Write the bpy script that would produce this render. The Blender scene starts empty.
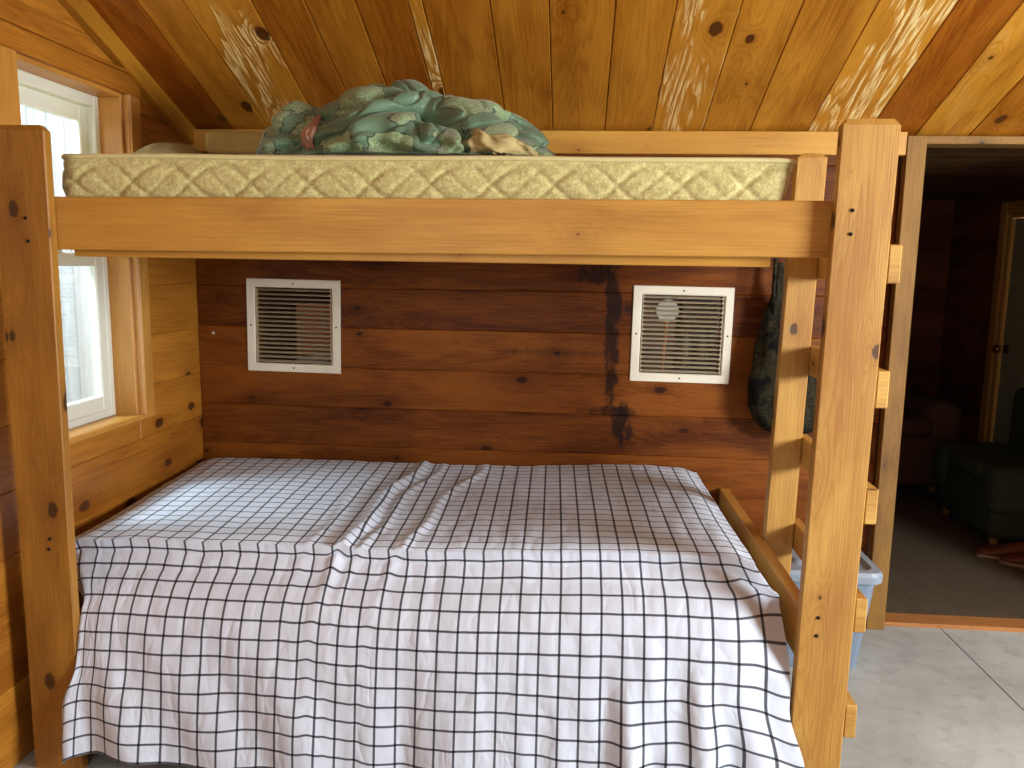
import bpy, bmesh, math, random
from mathutils import Vector, Matrix, noise
C = bpy.context.scene.collection
sc = bpy.context.scene
rnd = random.Random(7)

# ------------------------------------------------------------------ camera
cam_d = bpy.data.cameras.new('camera'); cam = bpy.data.objects.new('camera', cam_d); C.objects.link(cam)
right = Vector((0.99693938, 0.07655888, 0.01583077))
down = Vector((0.02677235, -0.14407936, -0.98920391))
fwd = Vector((-0.07345146, 0.98660016, -0.14568805))
mw = Matrix.Identity(4)
for i in range(3):
    mw[i][0] = right[i]; mw[i][1] = -down[i]; mw[i][2] = -fwd[i]
mw[0][3], mw[1][3], mw[2][3] = 0, 0, 1.47
cam.matrix_world = mw
cam_d.sensor_fit = 'HORIZONTAL'; cam_d.sensor_width = 36; cam_d.lens = 799.25 / 1024 * 36
cam_d.clip_start = 0.05
sc.camera = cam

# ------------------------------------------------------------------ world, lamps, exposure
w = bpy.data.worlds.new('world'); sc.world = w; w.use_nodes = True
bg = w.node_tree.nodes['Background']
bg.inputs[0].default_value = (0.86, 0.93, 1.0, 1); bg.inputs[1].default_value = 7.0
def area(name, loc, target, sx, sy, power, col):
    l = bpy.data.lights.new(name, 'AREA'); l.shape = 'RECTANGLE'; l.size = sx; l.size_y = sy
    l.energy = power; l.color = col
    o = bpy.data.objects.new(name, l); C.objects.link(o); o.location = loc
    o.rotation_euler = (Vector(target) - Vector(loc)).to_track_quat('-Z', 'Y').to_euler()
    return o
area('window_light_right', (3.27, 0.55, 1.65), (0, 2.2, 1.0), 1.0, 0.8, 152, (0.93, 0.97, 1.0))
area('fill_light_front', (-0.7, -1.22, 1.75), (-0.5, 2.6, 1.1), 1.1, 0.9, 17, (0.86, 0.93, 1.0))  # added fill lamp in front of the solid front wall, no window there
area('daylight_left_window', (-2.75, 2.3, 2.95), (-1.2, 2.75, 0.75), 0.5, 0.5, 300, (0.80, 0.90, 1.0))
sc.view_settings.view_transform = 'Standard'; sc.view_settings.look = 'None'
sc.view_settings.gamma = 1; sc.view_settings.use_curve_mapping = False
sc.view_settings.exposure = 0.33

# ------------------------------------------------------------------ node helpers
def srgb(r, g, b):
    f = lambda c: (c / 255) / 12.92 if c / 255 <= 0.04045 else ((c / 255 + 0.055) / 1.055) ** 2.4
    return (f(r), f(g), f(b), 1)
class NT:
    def __init__(s, name):
        s.m = bpy.data.materials.new(name); s.m.use_nodes = True
        s.t = s.m.node_tree; s.b = s.t.nodes['Principled BSDF']
    def n(s, typ, ins=None, **kw):
        nd = s.t.nodes.new(typ)
        for k, v in kw.items(): setattr(nd, k, v)
        for k, v in (ins or {}).items(): s.set(nd.inputs[k], v)
        return nd
    def set(s, sock, v):
        if isinstance(v, bpy.types.NodeSocket): s.t.links.new(v, sock)
        else: sock.default_value = v
    def math(s, op, a, b=0.0, c=0.0, clamp=False):
        nd = s.t.nodes.new('ShaderNodeMath'); nd.operation = op; nd.use_clamp = clamp
        s.set(nd.inputs[0], a); s.set(nd.inputs[1], b); s.set(nd.inputs[2], c)
        return nd.outputs[0]
    def mix(s, f, a, b, blend='MIX'):
        nd = s.t.nodes.new('ShaderNodeMix'); nd.data_type = 'RGBA'; nd.blend_type = blend
        s.set(nd.inputs[0], f); s.set(nd.inputs[6], a); s.set(nd.inputs[7], b)
        return nd.outputs[2]
    def ramp(s, f, a, b):      # smoothstep between a and b
        nd = s.t.nodes.new('ShaderNodeMapRange'); nd.interpolation_type = 'SMOOTHSTEP'
        s.set(nd.inputs[0], f); s.set(nd.inputs[1], a); s.set(nd.inputs[2], b)
        return nd.outputs[0]
    def xyz(s, x, y, z=0.0):
        nd = s.t.nodes.new('ShaderNodeCombineXYZ')
        s.set(nd.inputs[0], x); s.set(nd.inputs[1], y); s.set(nd.inputs[2], z); return nd.outputs[0]
    def noise(s, vec, scale, detail=2.0, rough=0.5, dist=0.0):
        nd = s.t.nodes.new('ShaderNodeTexNoise')
        s.set(nd.inputs['Vector'], vec); nd.inputs['Scale'].default_value = scale
        nd.inputs['Detail'].default_value = detail; nd.inputs['Roughness'].default_value = rough
        nd.inputs['Distortion'].default_value = dist
        return nd.outputs[0]
    def bump(s, h, strength=0.3, dist=0.002, normal=None):
        nd = s.t.nodes.new('ShaderNodeBump'); nd.inputs['Strength'].default_value = strength
        nd.inputs['Distance'].default_value = dist; s.set(nd.inputs['Height'], h)
        if normal: s.set(nd.inputs['Normal'], normal)
        return nd.outputs[0]
    def coords(s, kind='Object'):
        return s.t.nodes.new('ShaderNodeTexCoord').outputs[kind]

def wood(name, light, dark, knot=srgb(52, 24, 10), tonevar=0.35, ring=0.55, rough=0.45, knots=0.5, worn=0.0,
         spec=0.5, wornc=srgb(235, 205, 150), stain=None, kr=0.016, warm=None, uf=0.55, vf=7.0, gain=(0.88, 0.77, 0.42), mottle=0.25):
    light, dark = [tuple(c * g for c, g in zip(q[:3], gain)) + (1,) for q in (light, dark)]
    s = NT(name)
    uv = s.n('ShaderNodeUVMap').outputs[0]
    tone = s.n('ShaderNodeAttribute', attribute_name='tone').outputs['Fac']
    sp = s.n('ShaderNodeSeparateXYZ', {0: uv}); u, v = sp.outputs[0], sp.outputs[1]
    # knots
    kv = s.xyz(s.math('MULTIPLY', u, 3.6), s.math('MULTIPLY', v, 6.0))
    vo = s.n('ShaderNodeTexVoronoi', {'Vector': kv, 'Scale': 1.0}, voronoi_dimensions='2D')
    kd = s.math('DIVIDE', vo.outputs['Distance'], 5.0)
    kc = s.n('ShaderNodeSeparateXYZ', {0: vo.outputs['Color']}).outputs[0]
    has = s.ramp(kc, 1.0 - knots, 1.0)
    krad = s.math('MULTIPLY', has, kr)
    wob = s.math('MULTIPLY', s.math('SUBTRACT', s.noise(s.xyz(u, v), 55, 2), 0.5), 0.012)
    kdw = s.math('ADD', kd, wob)
    kmask = s.math('MULTIPLY', s.math('SUBTRACT', 1.0, s.ramp(kdw, s.math('MULTIPLY', krad, 0.75), s.math('ADD', s.math('MULTIPLY', krad, 1.1), 0.0012))), s.ramp(has, 0.02, 0.12))
    halo = s.math('MULTIPLY', s.math('POWER', 2.718, s.math('MULTIPLY', kd, -28.0)), s.ramp(has, 0.0, 0.3))
    # cathedral rings
    n1 = s.noise(s.xyz(s.math('MULTIPLY', u, uf), s.math('MULTIPLY', v, vf)), 1.0, 1.5, 0.45)
    g = s.math('ADD', s.math('MULTIPLY', n1, 22.0), s.math('MULTIPLY', halo, 6.0))
    g = s.math('ADD', g, s.math('MULTIPLY', s.noise(s.xyz(u, s.math('MULTIPLY', v, 20)), 3, 3), 0.8))
    saw = s.math('FRACT', g)
    rg = s.math('MULTIPLY', s.math('POWER', saw, 2.2), s.math('SUBTRACT', 1.0, s.ramp(saw, 0.88, 1.0)))
    fine = s.noise(s.xyz(s.math('MULTIPLY', u, 5.0), s.math('MULTIPLY', v, 240.0)), 1.0, 2.0, 0.6)
    blot = s.noise(s.xyz(s.math('MULTIPLY', u, 1.6), s.math('MULTIPLY', v, 9.0)), 1.0, 3.0, 0.55)
    f = s.math('ADD', s.math('MULTIPLY', rg, ring), s.math('MULTIPLY', s.math('SUBTRACT', fine, 0.5), 0.75))
    f = s.math('ADD', f, s.math('MULTIPLY', s.math('SUBTRACT', blot, 0.5), 1.7))
    f = s.math('ADD', f, s.math('MULTIPLY', s.math('SUBTRACT', tone, 0.5), tonevar * 2))
    f = s.math('ADD', f, s.math('MULTIPLY', halo, 0.35))
    f = s.math('ADD', f, 0.34, clamp=True)
    col = s.mix(f, light, dark)
    if mottle:
        mt = s.noise(s.xyz(s.math('MULTIPLY', u, 1.9), s.math('MULTIPLY', v, 6.5)), 1.0, 5.0, 0.62, 0.4)
        mt = s.math('ADD', s.math('MULTIPLY', mt, 0.8), s.math('MULTIPLY', fine, 0.2))
        col = s.mix(s.math('MULTIPLY', s.ramp(mt, 0.42, 0.66), mottle), col, srgb(150, 110, 80), 'MULTIPLY')
    if warm:
        col = s.mix(s.math('MULTIPLY', s.ramp(tone, 0.55, 0.95), 0.6), col, warm, 'MULTIPLY')
    if worn:
        wn = s.noise(s.xyz(s.math('MULTIPLY', u, 2.2), s.math('MULTIPLY', v, 7.0)), 1.0, 2.0, 0.5)
        wm = s.math('MULTIPLY', s.ramp(wn, 0.66 - worn, 0.74 - worn), s.math('SUBTRACT', 1.0, s.ramp(saw, 0.45, 0.75)))
        wm = s.math('MULTIPLY', wm, s.ramp(s.noise(s.xyz(s.math('MULTIPLY', u, 9), s.math('MULTIPLY', v, 120)), 1, 2), 0.38, 0.6))
        wm = s.math('MULTIPLY', wm, s.ramp(tone, 0.25, 0.1))
        col = s.mix(s.math('MULTIPLY', wm, 0.85), col, wornc)
    kcol = s.mix(s.ramp(s.math('FRACT', s.math('MULTIPLY', kdw, 260.0)), 0.3, 0.9), s.mix(0.25, knot, dark), knot)
    col = s.mix(s.math('MULTIPLY', s.math('MULTIPLY', halo, halo), 0.6), col, s.mix(0.35, dark, knot))
    col = s.mix(s.math('MULTIPLY', kmask, 0.95), col, kcol)
    if stain:
        P = s.n('ShaderNodeSeparateXYZ', {0: s.coords('Object')})
        nn = s.noise(s.n('ShaderNodeMapping', {0: s.coords('Object'), 3: (22, 22, 11)}).outputs[0], 1, 5, 0.65, 0.6)
        for (x, z, rx, rz, amt) in stain:
            dx = s.math('DIVIDE', s.math('SUBTRACT', P.outputs[0], x), rx)
            dz = s.math('DIVIDE', s.math('SUBTRACT', P.outputs[2], z), rz)
            d = s.math('ADD', s.math('MULTIPLY', dx, dx), s.math('MULTIPLY', dz, dz))
            d = s.math('ADD', d, s.math('MULTIPLY', s.math('SUBTRACT', nn, 0.5), 4.5))
            col = s.mix(s.math('MULTIPLY', s.math('SUBTRACT', 1.0, s.ramp(d, 0.1, 1.2)), amt), col, srgb(22, 12, 8))
    s.set(s.b.inputs['Base Color'], col)
    s.b.inputs['Roughness'].default_value = rough
    s.b.inputs['Specular IOR Level'].default_value = spec
    h = s.math('SUBTRACT', s.math('MULTIPLY', fine, 0.5), s.math('ADD', s.math('MULTIPLY', rg, 0.35), kmask))
    s.set(s.b.inputs['Normal'], s.bump(h, 0.35, 0.0015))
    return s.m

def plain(name, col, rough=0.5, metal=0.0, var=0.08, scale=30, bumpd=0.0, spec=0.5):
    s = NT(name)
    o = s.coords('Object'); nz = s.noise(o, scale, 3, 0.6)
    dark = tuple(c * (1 - var * 2.5) for c in col[:3]) + (1,)
    s.set(s.b.inputs['Base Color'], s.mix(nz, col, dark))
    s.b.inputs['Roughness'].default_value = rough; s.b.inputs['Metallic'].default_value = metal
    s.b.inputs['Specular IOR Level'].default_value = spec
    if bumpd: s.set(s.b.inputs['Normal'], s.bump(nz, 0.5, bumpd))
    return s.m

M = {}
M['ceil'] = wood('golden_varnished_pine', srgb(212, 158, 70), srgb(156, 96, 26), tonevar=0.42, ring=0.4, rough=0.36, knots=0.42, worn=0.2, kr=0.03,
                 wornc=srgb(244, 224, 160), warm=srgb(225, 185, 135))
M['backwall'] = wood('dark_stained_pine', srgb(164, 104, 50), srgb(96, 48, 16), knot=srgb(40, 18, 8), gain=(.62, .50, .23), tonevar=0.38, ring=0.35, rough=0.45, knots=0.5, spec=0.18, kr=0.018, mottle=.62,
                     stain=[(0.165, 1.22, 0.034, 0.36, 0.85), (0.215, 0.82, 0.05, 0.10, 0.9), (0.17, 0.88, 0.14, 0.025, 0.7), (0.08, 1.44, 0.08, 0.04, 0.8), (-0.05, 1.12, 0.25, 0.02, 0.35), (0.15, 0.60, 0.4, 0.02, .4)])
M['leftwall'] = wood('honey_pine_planks', srgb(204, 146, 68), srgb(148, 90, 30), tonevar=0.35, ring=0.35, rough=0.42, knots=0.45, kr=0.028)
M['post'] = wood('pale_lumber', gain=(.86, .82, .54), light=srgb(218, 178, 106), dark=srgb(178, 126, 62), knot=srgb(40, 20, 8), tonevar=0.2, ring=0.35, rough=0.55, knots=0.9, kr=0.019, uf=.3, vf=11)
M['oldpost'] = wood('amber_lumber', srgb(190, 142, 70), srgb(144, 96, 38), knot=srgb(36, 18, 8), tonevar=0.2, gain=(.80, .72, .42), ring=0.25, rough=0.5, knots=0.9, kr=0.019, uf=.3, vf=11)
M['rail'] = wood('planed_lumber', gain=(.87, .82, .52), light=srgb(216, 166, 86), dark=srgb(178, 122, 52), knot=srgb(56, 26, 10), tonevar=0.15, ring=0.22, rough=0.5, knots=0.35, kr=0.010, uf=.25, vf=12)
M['beam'] = wood('smooth_trim_pine', gain=(.86, .79, .5), light=srgb(218, 170, 84), dark=srgb(190, 134, 56), tonevar=0.1, ring=0.15, rough=0.45, knots=0.2, kr=0.009, uf=.25, vf=12)
M['jamb'] = wood('rough_brown_lumber', srgb(160, 124, 62), srgb(104, 74, 34), knot=srgb(34, 28, 20), tonevar=0.15, ring=0.3, rough=0.7, knots=0.4, kr=0.012, uf=.3, vf=11)
M['casing'] = wood('window_casing_pine', gain=(.86, .78, .55), light=srgb(220, 168, 92), dark=srgb(180, 122, 54), tonevar=0.15, ring=0.2, rough=0.42, knots=0.25, kr=0.01, uf=.3, vf=11)
M['batten'] = wood('batten_pine', srgb(196, 146, 58), srgb(146, 98, 30), tonevar=0.1, ring=0.3, rough=0.45, knots=0.3, worn=0.05, kr=0.012)
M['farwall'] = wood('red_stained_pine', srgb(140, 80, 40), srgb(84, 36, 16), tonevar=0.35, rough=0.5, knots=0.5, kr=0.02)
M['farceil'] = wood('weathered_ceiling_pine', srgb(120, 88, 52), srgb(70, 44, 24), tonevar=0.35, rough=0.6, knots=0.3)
M['threshold'] = wood('threshold_wood', gain=(.85, .78, .62), light=srgb(204, 146, 88), dark=srgb(162, 106, 58), tonevar=0.1, ring=0.3, rough=0.6, knots=0.2, uf=.3, vf=11)

M['white_metal'] = plain('cream_enamel', srgb(236, 230, 208), 0.4, 0, 0.04, 12)
M['louver'] = plain('beige_louver_enamel', srgb(190, 176, 142), 0.45, 0, 0.1, 14)
M['vinyl'] = plain('white_vinyl', srgb(224, 228, 214), 0.4, 0, 0.02)
M['black_metal'] = plain('black_steel', srgb(24, 24, 26), 0.4, 0.6)
M['brass'] = plain('brass', srgb(190, 130, 70), 0.25, 1.0)
M['tote'] = plain('blue_grey_plastic', srgb(122, 138, 156), 0.42, 0, 0.05, 5)
M['totelid'] = plain('pale_grey_plastic', srgb(140, 153, 167), 0.4, 0, 0.04, 5)
M['door'] = plain('olive_painted_door', srgb(150, 142, 108), 0.4, 0, 0.06, 8)
M['couch'] = plain('brown_upholstery', srgb(110, 78, 58), 0.9, 0, 0.25, 60, 0.003)
M['greenchair'] = plain('dark_green_upholstery', srgb(62, 72, 48), 0.9, 0, 0.3, 90, 0.003)
M['shoe'] = plain('brown_leather', srgb(120, 62, 44), 0.5, 0, 0.2, 40)
M['sole'] = plain('tan_sole', srgb(150, 120, 95), 0.7, 0)
M['dial'] = plain('white_dial', srgb(225, 222, 205), 0.5, 0, 0.1, 60)
M['tubing'] = plain('orange_strap', srgb(190, 110, 60), 0.6, 0)
M['clearbottle'] = plain('pale_plastic_bottle', srgb(190, 186, 160), 0.3, 0)
M['cardboard'] = plain('grey_box_card', srgb(170, 160, 140), 0.8, 0)
M['sheet'] = plain('pale_khaki_sheet', srgb(176, 150, 86), 0.9, 0, 0.12, 25, 0.002)
M['pillow'] = plain('pale_green_pillow', srgb(176, 170, 120), 0.9, 0, 0.15, 40, 0.002)
M['pink'] = plain('dusty_pink_lining', srgb(196, 150, 124), 0.85, 0, 0.15, 30, 0.003)
M['tan'] = plain('tan_lining', srgb(204, 184, 124), 0.85, 0, 0.2, 25, 0.003)
M['piping'] = plain('cream_piping', srgb(220, 210, 150), 0.7, 0, 0.05)
M['mattress_plain'] = plain('white_ticking', srgb(215, 210, 195), 0.9, 0, 0.05)
M['earth'] = plain('outdoor_ground', srgb(120, 130, 80), 0.95, 0, 0.3, 6)

def concrete():
    s = NT('smooth_grey_concrete'); o = s.coords('Object')
    n1 = s.noise(o, 1.7, 5, 0.6); n2 = s.noise(o, 14, 5, 0.65); n3 = s.noise(s.n('ShaderNodeMapping', {0: o, 3: (60, 14, 1)}).outputs[0], 1, 3)
    c = s.mix(s.ramp(n1, 0.3, 0.7), srgb(186, 190, 184), srgb(158, 161, 156))
    c = s.mix(s.math('MULTIPLY', s.ramp(n2, 0.45, 0.75), 0.35), c, srgb(110, 108, 100))
    c = s.mix(s.math('MULTIPLY', s.ramp(n3, 0.64, 0.78), 0.25), c, srgb(205, 204, 196))
    P = s.n('ShaderNodeSeparateXYZ', {0: o})
    # saw-cut joint in the slab, running in depth
    wob = s.math('MULTIPLY', s.noise(o, 5, 2), 0.006)
    d = s.math('ABSOLUTE', s.math('ADD', s.math('SUBTRACT', P.outputs[0], 1.572), wob))
    j = s.math('SUBTRACT', 1.0, s.ramp(d, 0.0015, 0.0045))
    c = s.mix(s.math('MULTIPLY', j, 0.85), c, srgb(52, 48, 42))
    # darker brown floor colour in the room beyond the doorway
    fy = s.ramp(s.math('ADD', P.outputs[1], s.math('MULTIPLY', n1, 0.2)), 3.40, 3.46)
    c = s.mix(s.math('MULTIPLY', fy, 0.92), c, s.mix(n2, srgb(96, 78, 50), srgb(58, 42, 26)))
    s.set(s.b.inputs['Base Color'], c); s.b.inputs['Roughness'].default_value = 0.55
    s.set(s.b.inputs['Normal'], s.bump(s.math('SUBTRACT', n2, j), 0.25, 0.003))
    return s.m
M['concrete'] = concrete()

def siding():
    s = NT('white_board_siding'); o = s.coords('Object'); P = s.n('ShaderNodeSeparateXYZ', {0: o})
    f = s.math('FRACT', s.math('MULTIPLY', P.outputs[1], 5.0))
    g = s.math('MULTIPLY', s.ramp(f, 0.0, 0.05), s.math('SUBTRACT', 1.0, s.ramp(f, 0.10, 0.14)))
    s.set(s.b.inputs['Base Color'], s.mix(g, srgb(236, 238, 238), srgb(170, 178, 180)))
    s.b.inputs['Roughness'].default_value = 0.6
    return s.m
M['siding'] = siding()

def glass():
    s = NT('window_pane_glass'); t = s.t
    tr = s.n('ShaderNodeBsdfTransparent', {0: (0.93, 0.96, 0.95, 1)}); gl = s.n('ShaderNodeBsdfGlossy', {'Roughness': 0.02})
    fr = s.n('ShaderNodeFresnel', {0: 1.45})
    mx = s.n('ShaderNodeMixShader', {0: s.math('MULTIPLY', fr.outputs[0], 0.8), 1: tr.outputs[0], 2: gl.outputs[0]})
    t.links.new(mx.outputs[0], t.nodes['Material Output'].inputs[0])
    return s.m
M['glass'] = glass()

def check_cloth():
    s = NT('white_windowpane_check_cotton')
    uv = s.n('ShaderNodeUVMap').outputs[0]; sp = s.n('ShaderNodeSeparateXYZ', {0: uv})
    def line(c, cell, wd, off=0.0):
        f = s.math('FRACT', s.math('DIVIDE', s.math('ADD', c, off), cell))
        d = s.math('MULTIPLY', s.math('ABSOLUTE', s.math('SUBTRACT', f, 0.5)), cell)
        return s.math('SUBTRACT', 1.0, s.ramp(d, wd * 0.5, wd * 0.5 + 0.0011))
    a = line(sp.outputs[0], 0.0565, 0.0054); b = line(sp.outputs[1], 0.0535, 0.0052, 0.012)
    m = s.math('MAXIMUM', a, b); both = s.math('MULTIPLY', a, b)
    weave = s.noise(uv, 900, 2)
    c = s.mix(s.math('MULTIPLY', m, s.math('ADD', 0.88, s.math('MULTIPLY', both, 0.12))), srgb(216, 226, 240), srgb(20, 20, 30))
    c = s.mix(0.05, c, s.mix(weave, srgb(255, 255, 255), srgb(150, 150, 150)), 'MULTIPLY')
    s.set(s.b.inputs['Base Color'], c); s.b.inputs['Roughness'].default_value = 0.8
    s.b.inputs['Specular IOR Level'].default_value = 0.2
    # press creases and crumples
    wv = s.n('ShaderNodeVectorMath', {0: s.n('ShaderNodeTexNoise', {'Vector': uv, 'Scale': 6.0}).outputs['Color'], 3: 0.10}, operation='SCALE').outputs[0]
    p = s.n('ShaderNodeVectorMath', {0: uv, 1: wv}, operation='ADD').outputs[0]
    e1 = s.n('ShaderNodeTexVoronoi', {'Vector': s.n('ShaderNodeMapping', {0: p, 3: (13, 5, 1)}).outputs[0], 'Scale': 1.0}, feature='DISTANCE_TO_EDGE').outputs['Distance']
    e2 = s.n('ShaderNodeTexVoronoi', {'Vector': s.n('ShaderNodeMapping', {0: p, 2: (0, 0, .6), 3: (26, 16, 1)}).outputs[0], 'Scale': 1.0}, feature='DISTANCE_TO_EDGE').outputs['Distance']
    amt = s.ramp(s.noise(uv, 3.5, 2), 0.35, 0.7)
    h = s.math('ADD', s.math('MULTIPLY', s.math('SMOOTH_MIN', e1, 0.16, 0.1), 1.0), s.math('MULTIPLY', s.math('MULTIPLY', s.math('SMOOTH_MIN', e2, 0.2, 0.1), amt), 0.55))
    h = s.math('ADD', h, s.math('MULTIPLY', s.noise(s.n('ShaderNodeMapping', {0: uv, 3: (22, 5, 1)}).outputs[0], 1, 3), 0.5))
    s.set(s.b.inputs['Normal'], s.bump(h, 0.6, 0.012))
    return s.m
M['check'] = check_cloth()

def quilt():
    s = NT('quilted_mattress_ticking'); o = s.coords('Object')
    n = s.noise(o, 75, 4, 0.7, 0.8); n2 = s.noise(o, 170, 2)
    c = s.mix(s.ramp(n, 0.36, 0.64), srgb(216, 208, 142), srgb(182, 172, 106))
    c = s.mix(s.math('MULTIPLY', s.ramp(n2, 0.45, 0.7), 0.35), c, srgb(140, 122, 78))
    s.set(s.b.inputs['Base Color'], c); s.b.inputs['Roughness'].default_value = 0.75
    s.b.inputs['Sheen Weight'].default_value = 0.3
    s.set(s.b.inputs['Normal'], s.bump(n, 0.4, 0.0015))
    return s.m
M['quilt'] = quilt()

def comforter_mat():
    s = NT('green_satin_with_stitched_patches'); o = s.coords('Object')
    wob = s.n('ShaderNodeVectorMath', {0: s.n('ShaderNodeTexNoise', {'Vector': o, 'Scale': 30.0}).outputs['Color'], 3: 0.05}, operation='SCALE').outputs[0]
    p = s.n('ShaderNodeVectorMath', {0: o, 1: wob}, operation='ADD').outputs[0]
    vo = s.n('ShaderNodeTexVoronoi', {'Vector': p, 'Scale': 7.0, 'Randomness': 0.7})
    kc = s.n('ShaderNodeSeparateXYZ', {0: vo.outputs['Color']}).outputs[0]
    rad = s.math('ADD', 0.50, s.math('MULTIPLY', s.math('SUBTRACT', kc, 0.5), 0.16))
    e = s.math('SUBTRACT', vo.outputs['Distance'], rad)
    inside = s.math('SUBTRACT', 1.0, s.ramp(e, -0.015, 0.0))
    edge = s.math('SUBTRACT', 1.0, s.ramp(s.math('ABSOLUTE', e), 0.006, 0.022))
    net = s.n('ShaderNodeTexVoronoi', {'Vector': o, 'Scale': 210.0}).outputs['Distance']
    pc = s.mix(s.ramp(net, 0.2, 0.5), srgb(184, 204, 150), srgb(122, 146, 104))
    pc = s.mix(s.math('MULTIPLY', s.ramp(kc, 0.55, 0.8), 0.5), pc, srgb(110, 116, 84))
    c = s.mix(inside, s.mix(s.noise(o, 6, 2), srgb(112, 144, 108), srgb(74, 102, 80)), pc)
    c = s.mix(s.math('MULTIPLY', edge, 0.8), c, srgb(26, 40, 34))
    s.set(s.b.inputs['Base Color'], c)
    s.set(s.b.inputs['Roughness'], s.math('ADD', 0.42, s.math('MULTIPLY', inside, 0.3)))
    s.b.inputs['Sheen Weight'].default_value = 0.2
    hh = s.math('ADD', s.math('MULTIPLY', s.ramp(e, -0.02, 0.02), -0.5), s.math('MULTIPLY', net, 0.25))
    s.set(s.b.inputs['Normal'], s.bump(hh, 0.6, 0.006))
    return s.m
M['comforter'] = comforter_mat()

def camo():
    s = NT('dark_camouflage_fabric'); o = s.coords('Object')
    n = s.noise(o, 16, 3, 0.6, 1.5); n2 = s.noise(o, 30, 2, 0.5, 2.5)
    c = s.mix(s.ramp(n, 0.42, 0.5), srgb(22, 18, 10), srgb(40, 36, 18))
    ln = s.math('SUBTRACT', 1.0, s.ramp(s.math('ABSOLUTE', s.math('SUBTRACT', n2, 0.5)), 0.004, 0.014))
    c = s.mix(s.math('MULTIPLY', ln, 0.55), c, srgb(96, 98, 86))
    c = s.mix(s.ramp(s.noise(o, 9, 2), 0.55, 0.6), c, srgb(14, 12, 10))
    s.set(s.b.inputs['Base Color'], c); s.b.inputs['Roughness'].default_value = 0.85; s.b.inputs['Specular IOR Level'].default_value = 0.15
    s.set(s.b.inputs['Normal'], s.bump(s.noise(o, 14, 3), 0.6, 0.02))
    return s.m
M['camo'] = camo()

# ------------------------------------------------------------------ mesh helpers
class B:
    def __init__(s):
        s.bm = bmesh.new(); s.uv = s.bm.loops.layers.uv.new('UVMap'); s.tn = s.bm.faces.layers.float.new('tone')
    def board(s, lo, hi, axis, bev=0.0025, tone=None, off=None, xf=None, seg=1):
        tone = rnd.random() if tone is None else tone
        if off is None: off = (rnd.uniform(0, 40), rnd.uniform(0, 40))
        t = bmesh.new()
        bmesh.ops.create_cube(t, size=1)
        for v in t.verts:
            v.co = Vector([(lo[i] + hi[i]) / 2 + v.co[i] * (hi[i] - lo[i]) for i in range(3)])
        if bev: bmesh.ops.bevel(t, geom=list(t.edges), offset=bev, segments=seg, affect='EDGES', profile=0.5)
        vm = {}
        for f in t.faces:
            n = f.normal; a = max(range(3), key=lambda i: abs(n[i]))
            vs = []
            for v in f.verts:
                if v.index not in vm or True:
                    pass
            cos = [v.co.copy() for v in f.verts]
            for v in f.verts:
                k = tuple(round(c, 6) for c in v.co)
                if k not in vm:
                    vm[k] = s.bm.verts.new(xf @ v.co if xf else v.co)
                vs.append(vm[k])
            try: nf = s.bm.faces.new(vs)
            except ValueError: continue
            nf[s.tn] = tone
            oth = [i for i in range(3) if i != axis]
            for l, co in zip(nf.loops, cos):
                if a == axis: uvc = (co[oth[0]] * 0.6 + off[0], co[oth[1]] * 1.0 + off[1])
                else:
                    b = oth[0] if oth[1] == a else oth[1]
                    uvc = (co[axis] + off[0], co[b] + off[1] + (0.37 if a == oth[0] else 0))
                l[s.uv].uv = uvc
        t.free()
        return s
    def cyl(s, p0, p1, r0, r1=None, n=20, cap=True, tone=0.5):
        r1 = r0 if r1 is None else r1
        p0, p1 = Vector(p0), Vector(p1); d = (p1 - p0).normalized()
        a = d.orthogonal().normalized(); b = d.cross(a)
        R = []
        for p, r in ((p0, r0), (p1, r1)):
            R.append([s.bm.verts.new(p + (a * math.cos(q) + b * math.sin(q)) * r) for q in [2 * math.pi * i / n for i in range(n)]])
        for i in range(n):
            s.bm.faces.new((R[0][i], R[0][(i + 1) % n], R[1][(i + 1) % n], R[1][i])).smooth = True
        if cap: s.bm.faces.new(R[0][::-1]); s.bm.faces.new(R[1])
        return s
    def tube(s, pts, rad, n=10):
        pts = [Vector(p) for p in pts]; rings = []
        rad = rad if isinstance(rad, (list, tuple)) else [rad] * len(pts)
        for i, p in enumerate(pts):
            d = (pts[min(i + 1, len(pts) - 1)] - pts[max(i - 1, 0)]).normalized()
            up = Vector((0, 0, 1)) if abs(d.z) < 0.9 else Vector((0, 1, 0))
            a = d.cross(up).normalized(); b = d.cross(a)
            rings.append([s.bm.verts.new(p + (a * math.cos(2 * math.pi * k / n) + b * math.sin(2 * math.pi * k / n)) * rad[i]) for k in range(n)])
        for r0, r1 in zip(rings, rings[1:]):
            for k in range(n): s.bm.faces.new((r0[k], r0[(k + 1) % n], r1[(k + 1) % n], r1[k])).smooth = True
        s.bm.faces.new(rings[0][::-1]); s.bm.faces.new(rings[-1])
        return s
    def grid(s, fn, nu, nv, smooth=True, uvfn=None, closed_u=False):
        V = [[s.bm.verts.new(fn(i / nu, j / nv)) for j in range(nv + 1)] for i in range(nu + (0 if closed_u else 1))]
        for i in range(nu):
            i2 = (i + 1) % nu if closed_u else i + 1
            for j in range(nv):
                f = s.bm.faces.new((V[i][j], V[i2][j], V[i2][j + 1], V[i][j + 1])); f.smooth = smooth; f[s.tn] = 0.5
                cs = ((i, j), (i + 1, j), (i + 1, j + 1), (i, j + 1))
                for l, (a, b) in zip(f.loops, cs):
                    l[s.uv].uv = uvfn(a / nu, b / nv) if uvfn else (a / nu, b / nv)
        return V

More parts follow.
